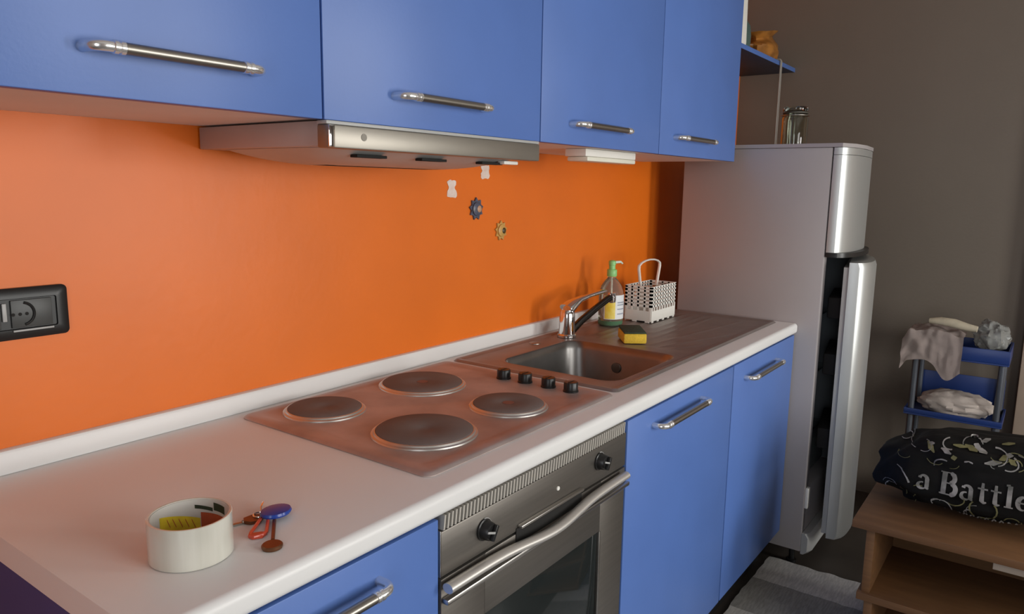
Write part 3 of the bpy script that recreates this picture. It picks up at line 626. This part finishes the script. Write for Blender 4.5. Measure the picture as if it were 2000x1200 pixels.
# ------------------------------------------------------------ trolley
tl = thing('storage_trolley', (2.56, -1.03, 0), 'narrow blue plastic storage trolley against the brown wall', 'trolley')
T0, T1, U0, U1 = 2.45, 2.68, -1.197, -.868
def tray(z0, z1, nm='tray'):
    m = MB(); m.box(T0, T1, U0, U1, z0, z0+.006, .002)
    m.box(T0, T0+.008, U0, U1, z0+.0062, z1, .002); m.box(T1-.008, T1, U0, U1, z0+.0062, z1, .002)
    m.box(T0+.0082, T1-.0082, U0, U0+.008, z0+.0062, z1, .002); m.box(T0+.0082, T1-.0082, U1-.008, U1, z0+.0062, z1, .002)
    return m.build(nm, TROB, tl)
tray(.728, .785); tray(.49, .515); tray(.12, .17)
MB().box(T1-.012, T1-.0085, U0+.01, U1-.01, .5155, .632, .001).build('back_panel', TROB, tl)
for x in (T0+.022, T1-.022):
    for y in (U0+.022, U1-.022):
        MB().tube([(x, y, .06), (x, y, .119)], .012, 14).build('post', TROM, tl); MB().tube([(x, y, .1265), (x, y, .4895)], .011, 14).build('post', TROM, tl)
        MB().tube([(x, y, .4965), (x, y, .7275)], .011, 14).build('post', TROM, tl)
        MB().tube([(x, y-.008, .03), (x, y+.008, .03)], .0295, 18).build('wheel', BLACK, tl)
# pale cloth draped over the left front corner of the top tray
def drape(fn, nx, ny, th=.004):
    q = MB(); V = [[fn(i/nx, j/ny) for j in range(ny+1)] for i in range(nx+1)]
    top_ = [[q.bm.verts.new(V[i][j]) for j in range(ny+1)] for i in range(nx+1)]
    for i in range(nx):
        for j in range(ny):
            f_ = q.bm.faces.new((top_[i][j], top_[i+1][j], top_[i+1][j+1], top_[i][j+1])); f_.smooth = True
    r_ = bmesh.ops.solidify(q.bm, geom=list(q.bm.faces), thickness=th)
    for f_ in q.bm.faces: f_.smooth = True
    return q
def cloth(u, v):      # u along y, v from back of the tray over the front edge and down
    y = -.842-.205*u; s_ = v
    if s_ < .5: x = 2.60-.165*(s_/.5); z = .822+.022*math.sin(u*math.pi)
    else:
        k = (s_-.5)/.5; x = 2.434-.012*math.sin(k*2); z = .820+.02*math.sin(u*math.pi)-k*(.115+.065*math.exp(-((u-.78)/.2)**2))
    if u < .10: x += .0; z -= .03*(.10-u)/.10
    n_ = noise.noise(Vector((u*5, v*4, 3)))*.012+noise.noise(Vector((u*11, v*9, 1)))*.005
    return Vector((x-n_*(1 if s_ > .45 else .1)-.006, y+n_*.2, z+n_*(1.2 if s_ < .6 else .1)))
solo(drape(cloth, 34, 40), 'cloth', CLOTH, (2.5, -.95, .79), 'pale pink cloth draped over the top of the blue trolley', 'cloth')
# roll of cloth lying on top, and a crumpled clear bag
q = MB(); q.tube([(2.463, -.925, .868), (2.458, -.965, .872), (2.455, -1.01, .868), (2.452, -1.055, .860), (2.450, -1.085, .855)], [.010, .016, .018, .015, .010], 14, flat=1.1)
for v in q.bm.verts: v.co += Vector((0, 0, .004*noise.noise(v.co*40)))
solo(q, 'rolled_cloth', mat('cream_roll', (.50, .44, .33), .95, var=.15, scale=30), (2.455, -1.0, .85), 'rolled cream cloth on the draped top of the trolley', 'cloth')
def blob(c_, rad, seed, amp, nu=40, nv=24, zmin=None, fr_=3.0):
    q = MB(); loops = []
    for j in range(1, nv):
        th = math.pi*j/nv; lo_ = []
        for i in range(nu):
            a_ = 2*math.pi*i/nu; dv = Vector((math.sin(th)*math.cos(a_), math.sin(th)*math.sin(a_), math.cos(th)))
            k = 1+amp*noise.noise(dv*fr_+Vector((seed, 0, 0)))+amp*.5*noise.noise(dv*fr_*2.7+Vector((0, seed, 0)))
            p = Vector((c_[0]+dv.x*rad[0]*k, c_[1]+dv.y*rad[1]*k, c_[2]+dv.z*rad[2]*k))
            if zmin is not None and p.z < zmin: p.z = zmin+.0002*j
            lo_.append(p)
        loops.append(lo_)
    return q.loft(loops)
solo(blob((2.565, -1.128, .815), (.075, .058, .060), 4.2, .30, nu=48, nv=30, zmin=.7345, fr_=2.0), 'plastic_bag', FILM, (2.56, -1.11, .735), 'crumpled clear plastic bag on the right of the trolley top', 'bag')
solo(blob((2.535, -1.035, .540), (.078, .128, .052), 9.1, .16, zmin=.4965), 'white_bundle', CLOTH2, (2.535, -1.03, .497), 'bundled cream cloth on the middle tray of the trolley', 'cloth')

# ------------------------------------------------------------ low wooden stand with the black bag
tv = thing('wooden_stand', (1.6, -1.4, 0), 'low beech-look wooden stand with open shelves in front of the fridge', 'stand')
V0, V1, YA, YB, VT = 1.39, 1.80, -.907, -1.85, .443
MB().box(V0, V1, YB, YA, VT-.022, VT, .002).build('top_board', WOOD, tv)
MB().box(V0+.02, V1-.02, YA-.058, YA-.036, .229, VT-.0222, .001).build('side_panel', WOOD, tv); MB().box(V0+.02, V1-.02, YB+.036, YB+.058, .229, VT-.0222, .001).build('side_panel', WOOD, tv)
MB().box(V0+.008, V1, YB+.01, YA-.026, .207, .2288, .002).build('middle_board', WOOD, tv)
MB().box(V0+.02, V1-.02, YA-.068, YA-.046, .0390, .2068, .001).build('side_panel', WOOD, tv); MB().box(V0+.02, V1-.02, YB+.046, YB+.068, .0390, .2068, .001).build('side_panel', WOOD, tv)
MB().box(V0+.02, V1, YB+.01, YA-.026, .0170, .0388, .001).build('bottom_board', WOOD, tv)
MB().box(V1-.032, V1-.022, YB+.0585, YA-.0585, .2292, VT-.0224, .001).build('back_board', WOODB, tv)
MB().box(V0+.014, V0+.024, YB+.059, -1.245, VT-.0445, VT-.0228, .001).build('drawer_rail', mat('pale_rail', (.42, .34, .26), .5, var=.05), tv, 'pale rail under the top board')
# bag: flattened sack with folds
bc_ = Vector((1.655, -1.27, VT+.125))
def bagpt(dv):
    x, y, z = dv
    e = lambda v_, p_: math.copysign(abs(v_)**p_, v_)
    k = 1+.10*noise.noise(dv*2.3+Vector((5, 1, 0)))+.05*noise.noise(dv*4.5)+.012*noise.noise(dv*12)
    p = Vector((bc_.x+.142*e(x, .75)*k, bc_.y+.345*e(y, .70)*k, bc_.z+.112*e(z, .72)*k))
    p.z -= .05*max(0, (p.y+1.10)/.25)**1.5 if p.y > -1.10 else 0      # lower towards its left end
    p.z += .018*math.exp(-((p.y+1.42)/.12)**2)
    p.z = max(p.z, VT+.0010)
    return p
q = MB(); loops = []
for j in range(1, 56):
    th = math.pi*j/56
    loops.append([bagpt(Vector((math.sin(th)*math.cos(2*math.pi*i/110), math.sin(th)*math.sin(2*math.pi*i/110), math.cos(th)))) for i in range(110)])
q.loft(loops); bmesh.ops.recalc_face_normals(q.bm, faces=q.bm.faces); q.bm.normal_update(); bag_bvh = BVHTree.FromBMesh(q.bm)
bg = thing('shopping_bag', (1.655, -1.27, VT), 'full black shopping bag with white lettering, lying on the wooden stand', 'bag')
q.build('bag_body', BAGM, bg)
CAMP = Vector((-.7832, -1.2893, H+.4535))
def on_bag(y, z, off=.004):
    hit, nrm, _, _ = bag_bvh.ray_cast(Vector((1.0, y, z+.10)), Vector((1, 0, -.17)).normalized())
    return None if hit is None else (hit, nrm if nrm.x < 0 else -nrm)
def strip(mb, pts, wds, mi=0, off=.0035):      # ribbon laid on the bag; pts in (y,z), widths across
    dense = []
    for (a, b_), wa, wb in zip(zip(pts, pts[1:]), wds, wds[1:]):
        nn = max(2, int(math.dist(a, b_)/.004))
        for k in range(nn): t_ = k/nn; dense.append((a[0]+(b_[0]-a[0])*t_, a[1]+(b_[1]-a[1])*t_, wa+(wb-wa)*t_))
    dense.append((*pts[-1], wds[-1])); prev = None
    for i, (y, z, w_) in enumerate(dense):
        p0 = dense[max(i-1, 0)]; p1 = dense[min(i+1, len(dense)-1)]; dy, dz = p1[0]-p0[0], p1[1]-p0[1]; l_ = math.hypot(dy, dz) or 1
        ny_, nz_ = -dz/l_*w_/2, dy/l_*w_/2; row = []
        for sgn in (-1, 0, 1):
            h_ = on_bag(y+ny_*sgn, z+nz_*sgn)
            if h_ is None: row = None; break
            row.append(mb.bm.verts.new(h_[0]+h_[1]*off))
        if row and prev:
            for k in range(2):
                try: f_ = mb.bm.faces.new((prev[k], prev[k+1], row[k+1], row[k])); f_.material_index = mi; f_.smooth = True
                except ValueError: pass
        prev = row
def letter(ch, y0, z0, h_):     # y decreases to the right as seen
    m = MB(); k = h_
    def S(pts, w_): 
        ws = w_ if isinstance(w_, list) else [w_]*len(pts)
        strip(m, [(y0-a*k, z0+b_*k) for a, b_ in pts], [v*k for v in ws])
    arc = lambda cx, cy, rx, ry, a0, a1, n_=12: [(cx+rx*math.cos(A(a0+(a1-a0)*i/n_)), cy+ry*math.sin(A(a0+(a1-a0)*i/n_))) for i in range(n_+1)]
    if ch == 'a':
        S([(.12, .50), (.14, .58)], .14); S(arc(.26, .46, .16, .17, 150, 0), [.06+.12*i/12 for i in range(13)]); S([(.42, .48), (.42, .08), (.50, .03)], [.17, .17, .06])
        S(arc(.24, .17, .17, .15, 80, 330), [.06, .06, .08, .1, .12, .14, .15, .14, .12, .1, .08, .06, .05])
    if ch == 'B':
        S([(.16, .03), (.16, .97)], .20); S([(.0, .02), (.42, .02)], .06); S([(.0, .98), (.38, .98)], .06); S([(.2, .52), (.4, .52)], .06)
        S(arc(.36, .75, .20, .22, 90, -90), [.06]+[.18]*11+[.06]); S(arc(.40, .26, .23, .25, 90, -90), [.06]+[.19]*11+[.06])
    if ch == 't': S([(.18, .88), (.18, .10), (.26, .02), (.36, .06)], [.10, .18, .12, .05]); S([(.0, .62), (.38, .62)], .07)
    if ch == 'l': S([(.16, .03), (.16, .97)], .18); S([(.0, .02), (.32, .02)], .06); S([(.02, .96), (.16, .98)], .06)
    if ch == 'e': S([(.08, .33), (.42, .33)], .07); S(arc(.25, .31, .18, .29, 5, 315, 16), [.1, .1, .1, .1, .1, .12, .15, .17, .18, .18, .17, .15, .13, .1, .08, .06, .05])
    if len(m.bm.faces): m.build('letter', BAGW, bg, 'white printed letter')
    else: m.bm.free()
for ch, y0, dz in (('a', -1.040, -.004), ('B', -1.098, -.004), ('a', -1.147, -.006), ('t', -1.188, -.005), ('t', -1.218, -.004), ('l', -1.250, -.003), ('e', -1.275, -.003)): letter(ch, y0, VT+.080+dz, .062)
pr = MB(); random.seed(11)
for k in range(44):       # scribbled outline motifs
    y0 = random.uniform(-1.50, -.97); z0 = VT+random.choice([random.uniform(.03, .07), random.uniform(.150, .235), random.uniform(.165, .235)])
    r_ = random.uniform(.012, .03); a0 = random.uniform(0, 6.28); sw = random.uniform(1.2, 3.5)
    strip(pr, [(y0+r_*math.cos(a0+sw*i/10), z0+r_*.8*math.sin(a0+sw*i/10)) for i in range(11)], [.0012+.0022*random.random()]*11, random.choice([0, 0, 1]))
for k in range(26):       # brush-like dabs
    y0 = random.uniform(-1.5, -1.02); z0 = VT+random.uniform(.155, .235); l_ = random.uniform(.012, .04); a_ = random.uniform(-.9, .5)
    strip(pr, [(y0, z0), (y0-l_*.5*math.cos(a_), z0+l_*.5*math.sin(a_)), (y0-l_*math.cos(a_), z0+l_*math.sin(a_))], [.003, random.uniform(.006, .016), .003], random.choice([0, 0, 1]))
strip(pr, [(-.985+.0, VT+.125), (-1.0, VT+.118), (-1.015, VT+.098), (-1.022, VT+.085)], [.002, .003, .004, .006], 0)
strip(pr, [(-1.205+.032*math.cos(i*.35+2.4), VT+.055+.03*math.sin(i*.35+2.4)) for i in range(14)], [.004]*14, 1)
for k in range(13):       # row of small script along the bottom
    y0 = -1.09-k*.017; strip(pr, [(y0, VT+.020), (y0-.005, VT+.028), (y0-.010, VT+.022)], [.003, .005, .003], 0)
pro = pr.build('print', [BAGW, BAGG], bg, 'white and olive scribbled print'); pro['kind'] = 'stuff'

# ------------------------------------------------------------ rug
rg = thing('rug', (1.2, -.85, 0), 'shaggy grey rug with darker bands on the dark floor', 'rug')
def pile(x0, x1, mtl, nm):
    q = MB(); nx = max(4, int((x1-x0)/.02)); ny = 40; V = []
    for i in range(nx+1):
        row = []
        for j in range(ny+1):
            x = x0+(x1-x0)*i/nx; y = -1.25+.70*j/ny; n_ = noise.noise(Vector((x*30, y*30, 0)))
            row.append(q.bm.verts.new((x+(.006*n_ if 0 < i < nx else 0), y+.006*noise.noise(Vector((x*25, y*10, 4))), .012+.004*n_)))
        V.append(row)
    lo_ = [[q.bm.verts.new((v.co.x, v.co.y, .0015)) for v in row] for row in V]
    for i in range(nx):
        for j in range(ny):
            f_ = q.bm.faces.new((V[i][j], V[i+1][j], V[i+1][j+1], V[i][j+1])); f_.smooth = True
    for i in range(nx):
        for j in (0, ny): q.bm.faces.new((V[i][j], V[i+1][j], lo_[i+1][j], lo_[i][j]))
    for j in range(ny):
        for i in (0, nx): q.bm.faces.new((V[i][j], V[i][j+1], lo_[i][j+1], lo_[i][j]))
    for row in lo_:
        pass
    q.build(nm, mtl, rg)
for a_, b_, mtl, nm in ((1.70, 1.885, RUG, 'light_band'), (1.47, 1.699, RUGD, 'dark_band'), (1.30, 1.469, RUG, 'light_band'), (1.05, 1.299, RUGD, 'dark_band'), (.6, 1.049, RUG, 'light_band')): pile(a_, b_, mtl, nm)
